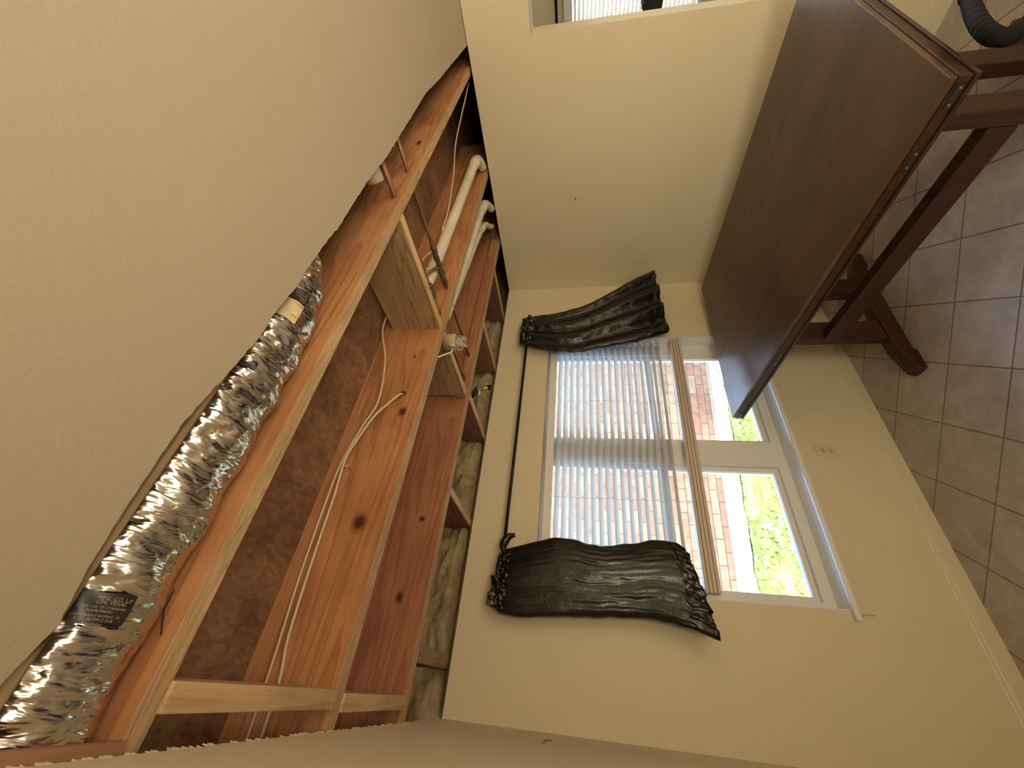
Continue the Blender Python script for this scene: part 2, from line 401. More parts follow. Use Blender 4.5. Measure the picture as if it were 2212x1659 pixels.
# adjacent room: far wall with its own window
AX = 5.0
wa = MB()
wa.box(AX, AX + 0.15, 1.02, 2.5, FL, H); wa.box(AX, AX + 0.15, -3.1, -0.8, FL, H)
wa.box(AX, AX + 0.15, -0.8, 1.02, 0.12, H); wa.box(AX, AX + 0.15, -0.8, 1.02, FL, -1.05)
S('wall_adjacent', wa, WALL)
S('wall_adjacent_front', MB().box(PX, AX, YW, YW + 0.2, FL, H), WALL)
# corner trim lines: baseboards with a two-step profile
def baseboard(name, p0, p1, nrm):
    n = Vector(nrm); mb = MB(); q = []
    for (d, z) in ((0.0, 0.0), (0.014, 0.0), (0.014, 0.052), (0.0105, 0.056), (0.0105, 0.064), (0.0075, 0.070), (0.0075, 0.080), (0.003, 0.088), (0.0, 0.09)):
        q.append(Vector(p0) + n * d + Vector((0, 0, z)))
    mb.prism(q, Vector(p1) - Vector(p0)); S(name, mb, TRIM)
baseboard('baseboard_front', (XL, YW, FL), (XRW, YW, FL), (0, -1, 0))
baseboard('baseboard_right', (XRW, -3.1, FL), (XRW, YW, FL), (-1, 0, 0))
baseboard('baseboard_left', (XL, -3.1, FL), (XL, YW, FL), (1, 0, 0))

# ------------------------------------------------------------------ main window
win = S('window_1', MB().box(OX0 - 0.001, OX1, YW + 0.155, YW + 0.195, OZ1 - 0.05, OZ1), WHITE)   # head of the frame
FY0, FY1 = YW + 0.10, YW + 0.165
mf = MB()
GZ0, GZ1 = -1.185, 0.17
units = ((0.515, 1.262), (1.43, 2.20))
mf.box(OX0, OX1, FY0, FY1, OZ0, GZ0 - 0.03); mf.box(OX0, OX1, FY0, FY1, GZ1 + 0.03, OZ1)
mf.box(OX0, 0.515, FY0, FY1, GZ0 - 0.03, GZ1 + 0.03); mf.box(2.20, OX1, FY0, FY1, GZ0 - 0.03, GZ1 + 0.03); mf.box(1.262, 1.43, FY0 - 0.004, FY1, GZ0 - 0.03, GZ1 + 0.03)
wfr = obj('window_frame', mf, WHITE, win)
for (a, b) in units:
    s = MB(); t = 0.028
    y0, y1 = FY0 + 0.02, FY1 - 0.005
    s.box(a, a + t, y0, y1, GZ0 - 0.03, GZ1 + 0.03); s.box(b - t, b, y0, y1, GZ0 - 0.03, GZ1 + 0.03)
    s.box(a + t, b - t, y0, y1, GZ0 - 0.03, GZ0); s.box(a + t, b - t, y0, y1, GZ1, GZ1 + 0.03)
    s.box(a + t, b - t, y0 + .012, y1 + 0.01, -0.55, -0.505)
    sash = obj('sash', s, WHITE, win, 0.003)
    obj('pane', MB().box(a + t, b - t, y0 + 0.022, y0 + 0.026, GZ0, GZ1), GLASS, sash)
sl = MB(); sl.box(OX0 + .001, OX1 - 0.001, YW - 0.002, FY0 + 0.01, OZ0 - 0.02, OZ0 + 0.004); sl.box(0.425, 2.345, YW - 0.032, YW - 0.001, OZ0 - 0.02, OZ0 + 0.004)
obj('window_sill', sl, SILL, win, 0.006, seg=3)
ap = MB(); ap.box(0.455, 2.315, YW - 0.016, YW - 0.0005, OZ0 - 0.095, OZ0 - 0.021); ap.box(0.45, 2.32, YW - 0.021, YW - 0.0005, OZ0 - 0.045, OZ0 - 0.0205)
obj('sill_apron', ap, TRIM, win, 0.003)
lin = MB(); lin.box(OX1 - 0.004, OX1 + 0.0, YW + 0.001, FY0, OZ0, OZ1); lin.box(OX0, OX0 + 0.004, YW + 0.001, FY0, OZ0, OZ1)
obj('window_reveal', lin, WHITE, win)

# ------------------------------------------------------------------ blind
bl = thing('window_blind', 'white horizontal slat blind half lowered over the big window', 'blind', (1.39, YW + 0.05, -0.7))
BY = YW + 0.045
obj('headrail', MB().box(0.50, 2.285, BY - 0.025, BY + 0.03, 0.165, 0.215), WHITE, bl, 0.004)
zs = []; z = 0.135
while z > -0.60: zs.append(z); z -= 0.0445
ang = math.radians(-33)
def slat_z(x, z):
    f = max(0, (0.0 - z) / 0.66)
    return z + f * (0.018 - 0.058 * (x - 0.5) / 1.8)
for z in zs:
    def fn(u, v, z=z):
        x = 0.505 + 1.775 * u; w = (v - 0.5) * 0.05; c = 0.0035 * math.cos((v - 0.5) * math.pi)
        return Vector((x, BY + w * math.cos(ang) - c * math.sin(ang), slat_z(x, z) + w * math.sin(ang) + c * math.cos(ang)))
    def fn2(u, v, z=z):
        return fn(u, 1 - v, z) + Vector((0, 0, -0.0022))
    mb = MB(); mb.sheet(fn, 9, 7); mb.sheet(fn2, 9, 7)
    obj('slat', mb, SLAT, bl)
rl = MB()
r0, r1 = slat_z(0.50, -0.665), slat_z(2.285, -0.665)
for dz, w in ((0.010, 0.026), (-0.010, 0.027), (-0.030, 0.026), (-0.050, 0.026)):
    rl.prism([(0.505, BY - w, r0 + dz), (0.505, BY + w, r0 + dz), (0.505, BY + w, r0 + dz - 0.018), (0.505, BY - w, r0 + dz - 0.018)], (1.775, 0, r1 - r0))
obj('bottom_rail', rl, RAIL, bl, 0.003)
for x in (0.62, 0.98, 1.34, 1.70, 2.08):
    cd = MB(); zb = slat_z(x, -0.665)
    cd.tube([(x, BY - 0.024, 0.17), (x, BY - 0.026, -0.2), (x, BY - 0.024, zb)], 0.0012, 6)
    obj('ladder_cord', cd, WHITE, bl)

# ------------------------------------------------------------------ curtain rod and the two bin liner drapes
rod = thing('curtain_rod', 'thin black curtain rod over the big window', 'curtain rod', (1.4, YW - 0.07, 0.40))
obj('pole', MB().tube([(0.36, 2.29, 0.412), (1.4, 2.29, 0.405), (2.46, 2.29, 0.40)], 0.0095, 14), BLACKROD, rod)
for x in (0.44, 2.44):
    m_ = MB(); m_.tube([(x, 2.29, 0.41), (x, 2.335, 0.41), (x, YW, 0.405)], 0.008, 8); m_.box(x - 0.015, x + 0.015, YW - 0.006, YW, 0.37, 0.44)
    obj('bracket', m_, BLACKROD, rod)
obj('end_cap', MB().tube([(0.405, 2.272, 0.440), (0.400, 2.272, 0.440), (0.350, 2.272, 0.440), (0.345, 2.272, 0.440)], 0.026, 20), plain('grey_cap', (0.12, 0.11, 0.11), 0.5), rod)
obj('end_cap', MB().tube([(2.45, 2.29, 0.40), (2.50, 2.29, 0.40)], 0.016, 16), BLACKROD, rod)

def lerp_curve(P, v):
    n = len(P) - 1; t = min(max(v, 0), 1) * n; i = min(int(t), n - 1); f = t - i
    return Vector(P[i]) * (1 - f) + Vector(P[i + 1]) * f
def smoothc(P):
    return smooth_path(P, 8)
def drape(name, A, B, label, pleats, depth, amp, seed, m_, wk=1.0):
    A, B = smoothc(A), smoothc(B)
    def fn(u, v):
        th = 2 * math.pi * u
        s = 0.5 - 0.5 * math.cos(th)          # 0..1..0 across
        front = math.sin(th) >= 0
        a, b = lerp_curve(A, v), lerp_curve(B, v)
        p = a.lerp(b, s)
        d = abs(math.sin(th)) ** 0.5
        w = (b - a).length
        pl = amp * (0.35 + 0.65 * v) * math.sin(s * math.pi * 2 * pleats + 1.3 * seed + 0.8 * math.sin(v * 3 + seed))
        wr = 0.014 * noise.noise(Vector((s * 7 + seed, v * 3.0, 0))) + 0.007 * noise.noise(Vector((s * 24, v * 6 + seed, 3)))
        wr *= wk
        if v < 0.12: wr += 0.014 * noise.noise(Vector((s * 16, v * 40, seed)))
        if v > 0.9: wr += 0.010 * noise.noise(Vector((s * 22, v * 30, seed)))
        y = p.y - (depth * d * (0.6 + 0.4 * math.sin(v * math.pi)) + pl * d + wr * d) if front else p.y + 0.012 * d
        if not front: y = min(y, YW - 0.004)
        hem = 0.0
        if v > 0.97: hem = 0.014 * noise.noise(Vector((s * 15, 0, seed))) + 0.008 * noise.noise(Vector((s * 50, 0, seed)))
        if v < 0.02: hem = 0.02 * noise.noise(Vector((s * 12, 2, seed)))
        return Vector((p.x + 0.006 * noise.noise(Vector((v * 18, s * 3, seed + 5))), y, p.z + hem))
    mb = MB(); mb.sheet(fn, 180, 130, close_u=True)
    n = 180
    mb.f.append(tuple(range(n))); mb.sm.append(True); mb.f.append(tuple((129) * n + i for i in range(n))[::-1]); mb.sm.append(True)
    return tag(obj(name, mb, m_), label, 'curtain', 'black bin liner curtains')
d_r = drape('plastic_curtain', [(2.165, 2.27, .455), (2.135, 2.27, .34), (2.075, 2.27, .12), (2.07, 2.27, -.02), (2.105, 2.27, -.17), (2.15, 2.26, -.42), (2.235, 2.25, -.66)],
      [(2.45, 2.28, .45), (2.485, 2.28, .32), (2.51, 2.28, .16), (2.56, 2.26, -.05), (2.68, 2.23, -.27), (2.80, 2.20, -.46), (2.885, 2.19, -.62)],
      'black plastic bag curtain flaring towards the room corner, right of the blind', 3.2, 0.035, 0.026, 1.0, BAG, 0.7)
d_l = drape('plastic_curtain', [(0.345, 2.28, .455), (0.305, 2.28, .34), (0.32, 2.28, .12), (0.334, 2.28, -.11), (0.340, 2.27, -.30), (0.325, 2.24, -.44), (0.275, 2.2, -.615)],
      [(0.60, 2.28, .43), (0.645, 2.28, .33), (0.700, 2.27, .10), (0.668, 2.27, -.08), (0.68, 2.27, -.22), (0.715, 2.26, -.42), (0.690, 2.25, -.53)],
      'wide black plastic bag curtain hanging left of the blind', 1.2, 0.06, 0.006, 2.4, BAG2, 0.45)
# the knotted ear above the left bag
ear = MB(); ear.tube(smooth_path([(0.60, 2.27, .40), (0.645, 2.265, .41), (0.685, 2.26, .385), (0.70, 2.262, .35)], 6), 0.02, 12, rf=lambda t, a: 0.012 + 0.016 * math.sin(math.pi * min(1, t * 1.1)) * (0.6 + 0.4 * abs(math.cos(a))))
obj('knot', ear, BAG, d_l)

# ------------------------------------------------------------------ framing above the ceiling
deck = MB(); deck.box(-1.2, 1.16, -3.2, 2.62, JT, JT + 0.018); deck.box(1.163, 5.2, -3.2, 2.62, JT, JT + 0.018)
tag(obj('subfloor', deck, OSB), 'brown strand board decking over the joists', 'subfloor')
rim = MB(); rim.box(-1.2, 5.2, 2.52, 2.56, 0.63, JT); rim.box(-1.25, -1.2, -3.2, 2.56, 0.5, JT - 0.001); rim.box(5.15, 5.2, -3.2, 2.52, JB, JT)
tag(obj('rim_board', rim, wood('rim_wood', (0.2, 0.12, 0.07), (0.12, 0.07, 0.04), 0)), 'dark rim board closing the joist bays over the window wall', 'rim board')
tpl = MB(); tpl.box(XL, 3.06, YW + 0.02, 2.515, 0.627, 0.642)
tag(obj('top_plate', tpl, wood('plate_wood', (0.22, 0.13, 0.07), (0.14, 0.08, 0.04), 0)), 'dark wooden plate on top of the window wall', 'top plate')

W_J1 = wood('joist_wood_near', FIR, FIRD, 0, 1.0)
kn = lambda x, z, y: (x - 1.5, 0 - (y), z, 0.0, 0.0, 0.0)
J2O = (1.5, 1.30)
def joist(name, y0, y1, x0, x1, label, knots=(), z0=JB, c=(FIR, FIRD), botlabel=None, s=1.0):
    jt = thing(name, label, 'joist', ((x0 + x1) / 2, (y0 + y1) / 2, z0), 'floor joists over the opened ceiling')
    kk = [(kx - (x0 + x1) / 2, y0 - (y0 + y1) / 2, kz - z0, rx, 0.03, rz) for (kx, kz, rx, rz) in knots]
    m = wood(name + '_wood', c[0], c[1], 0, s, kk)
    obj('joist_web', MB().box(x0, x1, y0, y1, z0 + 0.0022, JT), m, jt)
    # weathered underside, raw sawn and paler than the faces
    mb = MB(); mb.box(x0, x1, y0 + 0.0006, y1 + 0.0006, z0, z0 + 0.006)
    b = obj('sawn_underside', mb, wood(name + '_edge', PALE, PALED, 0, 2.2, (), 0.85, ring=16, bmp=0.7), jt)
    b['label'] = 'pale rough sawn bottom edge'
    return jt
joist('floor_joist', 0.686, 0.724, -1.1, 3.4, 'orange floor joist right beside the foil duct', [(0.12, 0.80, 0.05, 0.02), (1.9, 0.7, 0.04, 0.015)])
joist('floor_joist', 1.285, 1.335, -1.1, 3.4, 'wide orange joist with an oval knot, between the wiring and the round junction box',
      [(0.409, 0.734, 0.044, 0.036), (0.86, 0.705, 0.034, 0.024), (1.16, 0.73, 0.016, 0.008)])
joist('floor_joist', 1.845, 1.895, -1.1, 3.4, 'reddish floor joist nearest to the window wall', [(0.28, 0.76, 0.035, 0.022), (0.62, 0.74, 0.02, 0.022)],
      c=((0.46, 0.20, 0.105), (0.33, 0.125, 0.065)))
# sistered strip along the third joist
ls = MB(); ls.box(1.33, 2.92, 1.822, 1.8445, JB + 0.010, JB + 0.062)
tag(obj('wooden_strip', ls, wood('strip_wood', (0.44, 0.22, 0.10), (0.30, 0.14, 0.06), 0), bev=0.006), 'long rounded wooden strip fixed along the joist nearest the window wall', 'strip')
# nailer the ceiling board hangs on
nl = MB(); nl.box(-0.3, 0.74, 0.425, 0.5075, JB + 0.0005, JB + 0.036)
tag(obj('wooden_nailer', nl, wood('nailer_wood', (0.42, 0.31, 0.185), (0.27, 0.19, 0.11), 0, 1.6, ((-0.22, 0.03, 0.0, 0.018, 0.018, 0.012),), 0.85), bev=0.005), 'weathered nailing strip along the torn ceiling edge beside the foil duct', 'nailer')
nb = MB(); nb.box(-0.132, -0.106, 0.5085, 0.6845, 0.6300, 0.6440)
tag(obj('wooden_cleat', nb, wood('cleat_wood', (0.40, 0.22, 0.12), (0.24, 0.13, 0.07), 1)), 'short brown cleat at the torn wall top under the end of the foil duct', 'cleat')

def block(x0, x1, y0, y1, z0, z1, label, c=(PALE, PALED), grp='wooden blocks between the joists', bev=0.002, s=1.0, knots=()):
    return tag(obj('wooden_block', MB().box(x0, x1, y0, y1, z0, z1), wood('block_wood', c[0], c[1], 1, s, knots), bev=bev), label, 'block', grp)
PN = ((0.66, 0.46, 0.25), (0.50, 0.33, 0.17))
block(-0.078, -0.036, 0.7248, 1.2845, JB - 0.006, JB + 0.083, 'pale block by the left wall, between the duct joist and the knotted joist', PN)
block(-0.085, -0.043, 1.3355, 1.8445, JB - 0.006, JB + 0.083, 'pale block by the left wall, between the knotted and the reddish joist', PN)
block(0.065, 0.125, 1.8955, 2.375, JB, JB + 0.038, 'brown flat block above the left end of the window wall', ((0.34, 0.24, 0.14), (0.24, 0.16, 0.09)))
ba = ((0.50, 0.33, 0.18), (0.30, 0.18, 0.09))
def upright(x, y0, y1, label, c=ba, h=0.24):
    t = thing('wooden_block', label, 'block', (x, (y0 + y1) / 2, JB), 'wooden blocks between the joists')
    obj('block_body', MB().box(x, x + 0.036, y0, y1, JB + 0.003, JB + h), wood('block_face', c[0], c[1], 1, 1.7, (), 0.85, ring=12, bmp=0.6), t)
    e = obj('sawn_edge', MB().box(x - 0.0003, x + 0.0363, y0, y1, JB, JB + 0.005), wood('block_edge', (0.74, 0.50, 0.26), (0.6, 0.38, 0.18), 1, 1.0, (), 0.8), t)
    e['label'] = 'bright fresh bottom edge'
    return t
upright(1.335, 0.7248, 1.2845, 'deep rough sawn block with a bright edge, beside two copper pipes under the knotted joist')
upright(1.335, 1.3355, 1.8215, 'smaller deep block just behind the round junction box')
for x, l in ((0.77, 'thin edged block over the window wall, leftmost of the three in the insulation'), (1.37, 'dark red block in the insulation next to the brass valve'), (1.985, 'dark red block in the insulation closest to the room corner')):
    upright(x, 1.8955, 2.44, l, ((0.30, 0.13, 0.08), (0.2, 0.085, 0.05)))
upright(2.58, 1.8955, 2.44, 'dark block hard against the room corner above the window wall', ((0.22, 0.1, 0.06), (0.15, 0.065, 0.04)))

# fibreglass batts between those blocks
def batt(x0, x1, label, seed):
    def fn(u, v):
        x = x0 + (x1 - x0) * u; th = v * math.pi * 0.5
        bul = 0.05 * math.sin(math.pi * min(1, max(0, u))) ** 0.5
        n1 = 0.035 * noise.noise(Vector((x * 4.5, v * 3, seed))) + 0.018 * noise.noise(Vector((x * 13, v * 8, seed))) + 0.006 * noise.noise(Vector((x * 45, v * 25, seed)))
        y = 2.505 - (0.10 + bul + n1) * math.sin(min(1, v * 5) * math.pi / 2)
        return Vector((x, max(y, 2.30), 0.645 + 0.27 * v))
    mb = MB(); mb.sheet(fn, 60, 40)
    bk = MB(); bk.sheet(lambda u, v: Vector((x0 + (x1 - x0) * u, 2.514, 0.645 + 0.27 * v)), 2, 2)
    mb.add(bk.v, bk.f)
    return tag(obj('insulation_batt', mb, INSUL), label, 'insulation', 'fibreglass batts over the window wall')
batt(-0.9, 0.062, 'fibreglass batt in the end bay by the left wall', 1)
batt(0.13, 0.768, 'long yellow brown fibreglass batt between the flat block and the leftmost deep block', 2)
batt(0.81, 1.368, 'fibreglass batt between two blocks, left of the brass valve', 3)
batt(1.41, 1.983, 'pale fibreglass batt just right of the brass valve', 4)
batt(2.025, 2.578, 'dim fibreglass batt closest to the right wall', 5)

# ------------------------------------------------------------------ foil duct with printed labels
DY, DZ, DR = 0.597, 0.734, 0.089
path = smooth_path([(-0.75, DY, DZ), (-0.3, DY, DZ), (0.0, DY, DZ + 0.002), (0.2, DY, DZ), (0.4, DY, DZ - 0.002), (0.56, DY, DZ), (0.70, DY - 0.006, DZ + 0.006), (0.80, DY - 0.035, DZ + 0.02), (0.87, DY - 0.10, DZ + 0.045), (0.90, DY - 0.2, DZ + 0.07), (0.90, DY - 0.33, DZ + 0.08), (0.90, 0.2, DZ + 0.08)], 26)
def duct_r(t, a):
    L = t * 2.1; c, d = math.cos(a), math.sin(a)
    big = 0.0035 * math.sin(L * 46 + 1.2 * math.sin(a * 2)) + 0.002 * noise.noise(Vector((L * 9, c * 2, d * 2)))
    def fac(fx, fc, sh):
        dd, _ = noise.voronoi(Vector((L * fx + sh * c, c * fc + 3, d * fc)))
        return dd[1] - dd[0]
    return DR - 0.006 + big + 0.0085 * (1 - min(1, fac(26, 1.5, 0.8))) * 0.7 + 0.005 * (1 - min(1, fac(60, 3.2, -1.5))) * 0.7 + 0.0022 * noise.noise(Vector((L * 70, c * 5, d * 5)))
dpath = [path[i].lerp(path[i + 1], k / 2) for i in range(len(path) - 1) for k in range(2)] + [path[-1]]
duct = thing('air_duct', 'crumpled silver foil flexible air duct lying between the ceiling edge and the first joist', 'duct', (0.1, DY, DZ - DR))
obj('foil_sleeve', MB().tube(dpath, DR, 84, rf=duct_r, caps=False), FOIL, duct)
def cylpt(x, deg, r):
    a = math.radians(deg); return Vector((x, DY + math.sin(a) * r, DZ - math.cos(a) * r))
def label_patch(name, cx, dx, a0, a1, m, rr=DR + 0.0062, skew=0.0):
    mb = MB()
    mb.sheet(lambda u, v: cylpt(cx + (v - 0.5) * dx + skew * (u - 0.5) + 0.0015 * math.sin(u * 9), a0 + (a1 - a0) * u, rr + 0.0010 * math.sin(u * 12 + v * 5)), 24, 16)
    mb.sheet(lambda u, v: cylpt(cx + (v - 0.5) * dx + skew * (u - 0.5), a0 + (a1 - a0) * (1 - u), rr - 0.004), 24, 16)
    return obj(name, mb, m, duct)
LB = plain('label_black', (0.02, 0.016, 0.013), 0.35); LW = plain('label_print', (0.36, 0.31, 0.23), 0.5); LT = plain('label_tan', (0.60, 0.46, 0.28), 0.5)
def text_on_duct(s, cx, ang, h, m, parent, right=True, skew=0.0, rr=DR + 0.0085):
    """letters bent round the sleeve: reading direction runs round it, letter tops point along +X"""
    c = bpy.data.curves.new('lettering', 'FONT'); c.body = s; c.size = h; c.extrude = 0.0; c.align_x = 'RIGHT' if right else 'LEFT'; c.resolution_u = 2
    t = bpy.data.objects.new('lettering_tmp', c); COL.objects.link(t)
    dg = bpy.context.evaluated_depsgraph_get(); dg.update()
    me = bpy.data.meshes.new_from_object(t.evaluated_get(dg)); bpy.data.objects.remove(t)
    mb = MB(); vs = []
    for v in me.vertices:
        a = ang + math.degrees(v.co.x / DR); vs.append(cylpt(cx + v.co.y + skew * v.co.x, a, rr))
    mb.add(vs, [tuple(p.vertices) for p in me.polygons])
    o = obj('lettering', mb, m, parent); return o
l1 = label_patch('printed_label', 0.038, 0.038, -70, -8, LB, skew=0.004)
for i, (t_, h) in enumerate((('MFG. CO. L.P.', 0.0066), ('ON, TEXAS', 0.0064), ('CLASS 1 UL 181-STANDARD', 0.0042), ('FLAME SPREAD', 0.0040), ('COMPONENT RATING - 25', 0.0042), ('K.O.  ASTM C-518', 0.0050), ('R Insulation', 0.0042))):
    text_on_duct(t_, 0.0495 - i * 0.0052, -10.5 - i * 0.8 - (3 if i in (1, 5) else 0) - (8 if i in (3, 6) else 0), h, LW, duct, skew=0.05)
l2 = label_patch('printed_label', 0.697, 0.036, -70, -16, LB, skew=0.0)
l3 = label_patch('paper_label', 0.648, 0.058, -70, -16, LT)
l3['label'] = 'tan paper label'
for i, t_ in enumerate(('R-4.2  UL', 'CLASS 1 AIR DUCT', 'FLEXIBLE', 'TYPE')):
    text_on_duct(t_, 0.706 - i * 0.008, -19, 0.0062, LW, duct)
for i, t_ in enumerate(('1 1/2 LB', '12 FT')):
    text_on_duct(t_, 0.668 - i * 0.034, -18, 0.006, LB, duct)
l4 = label_patch('printed_label', 0.478, 0.026, -70, -27, LB)
text_on_duct('CO. L.P.', 0.476, -30, 0.006, LW, duct)

# ------------------------------------------------------------------ pipes
def copper(x0, x1, ya, yb, z, r, label, wrap=None, zb=None):
    t = thing('copper_pipe', label, 'pipe', ((x0 + x1) / 2, (ya + yb) / 2, z), 'copper pipes crossing the joists')
    def P(y):
        f = (y - ya) / (yb - ya); return Vector((x0 + (x1 - x0) * f, y, z + ((zb or z) - z) * f))
    obj('tube', MB().tube([P(ya), P((ya + yb) / 2), P(yb)], r, 14), COPPER, t)
    if wrap:
        w = MB()
        a, b = wrap; w.tube([P(a + (b - a) * k / 14) + Vector((0.002 * math.sin(k * 2.1), 0, 0.002 * math.cos(k * 1.7))) for k in range(15)], r + 0.004, 14, rf=lambda tt, an: r + 0.003 + 0.0035 * abs(math.sin(tt * 16)))
        c = obj('pipe_wrap', w, plain('wrap_tape', (0.10, 0.075, 0.05), 0.5, 0.3, 0.3), t); c['label'] = 'dark taped joint'
    return t
copper(1.61, 1.645, 0.1, 1.84, 0.676, 0.0085, 'copper pipe with the branching taped joint, closer to the white drain pipe', (1.03, 1.26))
copper(1.40, 1.455, 0.1, 1.84, 0.672, 0.0105, 'copper pipe running close alongside the deep rough block', (1.10, 1.18))
br_ = MB(); br_.tube([(1.637, 1.16, 0.676), (1.60, 1.135, 0.685), (1.50, 1.09, 0.70)], 0.007, 10)
tag(obj('pipe_branch', br_, COPPER), 'little copper branch reaching sideways from the taped joint', 'pipe')
stb = MB(); stb.tube([(1.40, 0.30, 0.74), (1.37, 0.55, 0.70), (1.363, 0.60, 0.695)], 0.030, 20)
tag(obj('pipe_stub', stb, PVC), 'short white pipe end peeping out over the ceiling edge', 'pipe')

def pvc(name, pts, r, label, n=8, collars=()):
    t = thing(name, label, 'pipe', pts[0], 'white plastic drain pipes')
    P = smooth_path(pts, n); obj('pipe_run', MB().tube(P, r, 22), PVC, t)
    for (a, b) in collars:
        a, b = Vector(a), Vector(b); obj('coupling', MB().tube([a, a.lerp(b, 0.1), a.lerp(b, .9), b], r, 22, rf=lambda tt, an: r + (0.005 if 0.05 < tt < 0.95 else 0.002)), PVC, t)
    return t
pvc('drain_pipe', [(1.50, 1.165, 0.735), (1.58, 1.172, 0.725), (1.8, 1.18, 0.72), (2.2, 1.175, 0.705), (2.60, 1.17, 0.692), (2.80, 1.165, 0.684), (2.87, 1.18, 0.68), (2.91, 1.215, 0.675), (2.935, 1.265, 0.67)], 0.030,
    'thickest white drain pipe, in the bay between the duct joist and the knotted joist', 8,
    (((2.76, 1.167, 0.6855), (2.84, 1.17, 0.682)), ((1.52, 1.167, 0.732), (1.62, 1.173, 0.7235))))
pvc('drain_pipe', [(1.55, 1.405, 0.70), (1.72, 1.412, 0.695), (2.1, 1.43, 0.69), (2.5, 1.445, 0.685), (2.75, 1.455, 0.68), (2.83, 1.475, 0.675), (2.89, 1.52, 0.67), (2.94, 1.57, 0.66)], 0.029,
    'white drain pipe tight behind the knotted joist, with an elbow at the right wall', 8, (((2.70, 1.453, 0.681), (2.80, 1.462, 0.677)),))
pvc('drain_pipe', [(1.75, 1.47, 0.715), (2.0, 1.50, 0.712), (2.4, 1.54, 0.705), (2.70, 1.585, 0.70), (2.80, 1.62, 0.695), (2.86, 1.67, 0.69), (2.94, 1.72, 0.68)], 0.021,
    'thinner greyish drain pipe, innermost of the three at the right wall', 8, (((2.66, 1.578, 0.7), (2.74, 1.595, 0.698)),))
wye = MB(); wye.tube([(1.60, 1.172, 0.725), (1.52, 1.13, 0.74), (1.46, 1.05, 0.75), (1.44, 1.0, 0.752)], 0.030, 20)
tag(obj('pipe_elbow', wye, PVC), 'white pipe elbow turning down beside the taped copper joint', 'pipe')

# cables
def cable(name, pts, r, label, flat=1.0):
    return tag(obj(name, MB().tube(smooth_path(pts, 10), r, 8), CABLE), label, 'cable', 'white house wiring')
Y1 = 1.245
cable('electrical_cable', [(0.95, 1.30, 0.728), (0.93, 1.262, 0.727), (0.86, 1.235, 0.752), (0.80, 1.235, 0.79), (0.70, 1.245, 0.83), (0.622, 1.25, 0.850), (0.50, 1.262, 0.848), (0.364, 1.262, 0.842), (0.25, 1.262, 0.836), (0.151, 1.262, 0.830), (0.05, 1.262, 0.82), (-0.05, 1.262, 0.80), (-0.3, 1.262, 0.79)], 0.0048, 'pale cable stapled along the knotted joist and entering its drilled hole')
cable('electrical_cable', [(-0.3, 1.27, 0.83), (0.0, 1.268, 0.845), (0.2, 1.268, 0.862), (0.45, 1.266, 0.872), (0.62, 1.262, 0.868), (0.77, 1.25, 0.83), (0.86, 1.235, 0.795), (0.97, 1.225, 0.80), (1.104, 1.22, 0.829), (1.25, 1.215, 0.885), (1.352, 1.215, 0.897), (1.46, 1.21, 0.893), (1.577, 1.20, 0.870), (1.70, 1.195, 0.83), (1.805, 1.19, 0.79), (1.864, 1.18, 0.741), (2.0, 1.15, 0.735), (2.10, 1.12, 0.72), (2.35, 1.05, 0.72), (2.62, 0.98, 0.74), (2.8, 0.90, 0.72), (2.92, 0.82, 0.69), (3.02, 0.78, 0.68)], 0.0042,
      'long pale cable looping under the decking and off towards the far corner')
hl = MB(); hl.tube([(0.95, 1.2840, 0.728), (0.95, 1.2846, 0.728)], 0.013, 20)
tag(obj('drilled_hole', hl, DARKV), 'small dark drilled hole in the knotted joist where the cable enters', 'hole')
stp = MB(); stp.tube([(0.60, 1.284, 0.862), (0.60, 1.256, 0.862), (0.60, 1.254, 0.838), (0.60, 1.284, 0.836)], 0.0016, 6)
tag(obj('cable_staple', stp, STEEL), 'tiny dark staple holding the cables to the knotted joist', 'staple')
nlm = MB(); nlm.tube([(0.02, 0.684, 0.668), (0.055, 0.680, 0.684), (0.085, 0.6855, 0.69)], 0.0012, 6)
tag(obj('bent_nail', nlm, DARKV), 'dark bent nail lying against the duct joist near the left wall', 'nail')

# round junction box with loose wires
jb = thing('junction_box', 'round ceiling junction box with loose wire loops on the knotted joist', 'junction box', (1.335, 1.385, 0.60))
BX = Vector((1.335, 1.385, 0.615))
bc = MB(); P = [BX + Vector((0, 0, dz)) for dz in (-0.03, -0.029, 0.03, 0.031)]
bc.tube(P, 0.047, 28, rf=lambda t, a: 0.047 if t < .9 else 0.04, caps=False)
bc.tube([BX + Vector((0, 0, dz)) for dz in (-0.0295, 0.028)], 0.044, 28, caps=False); bc.tube([BX + Vector((0, 0, 0.027)), BX + Vector((0, 0, 0.031))], 0.0445, 28)
obj('box_shell', bc, plain('box_plastic', (0.42, 0.36, 0.22), 0.4, 0, 0.2), jb)
for q in (0.6, 3.74):
    e = MB(); c_, s_ = math.cos(q), math.sin(q); e.tube([BX + Vector((c_ * .05, s_ * .05, -0.03)), BX + Vector((c_ * .05, s_ * .05, 0.0))], 0.008, 10)
    obj('mounting_ear', e, plain('ear_plastic', (0.45, 0.42, 0.3), 0.4), jb)
for k in range(6):
    random.seed(40 + k); p0 = BX + Vector((random.uniform(-.02, .02), random.uniform(-.02, .02), 0.0)); pts = [p0]
    for j in range(5): pts.append(BX + Vector((random.uniform(-.03, .035), random.uniform(-.03, .035), random.uniform(-.075, -.02))))
    pts.append(p0 + Vector((0.01, 0.01, 0.01)))
    obj('loose_wire', MB().tube(smooth_path(pts, 7), 0.0015, 6), plain('wire_skin', (0.70, 0.60, 0.48) if k % 2 else (0.55, 0.5, 0.45), 0.4), jb)
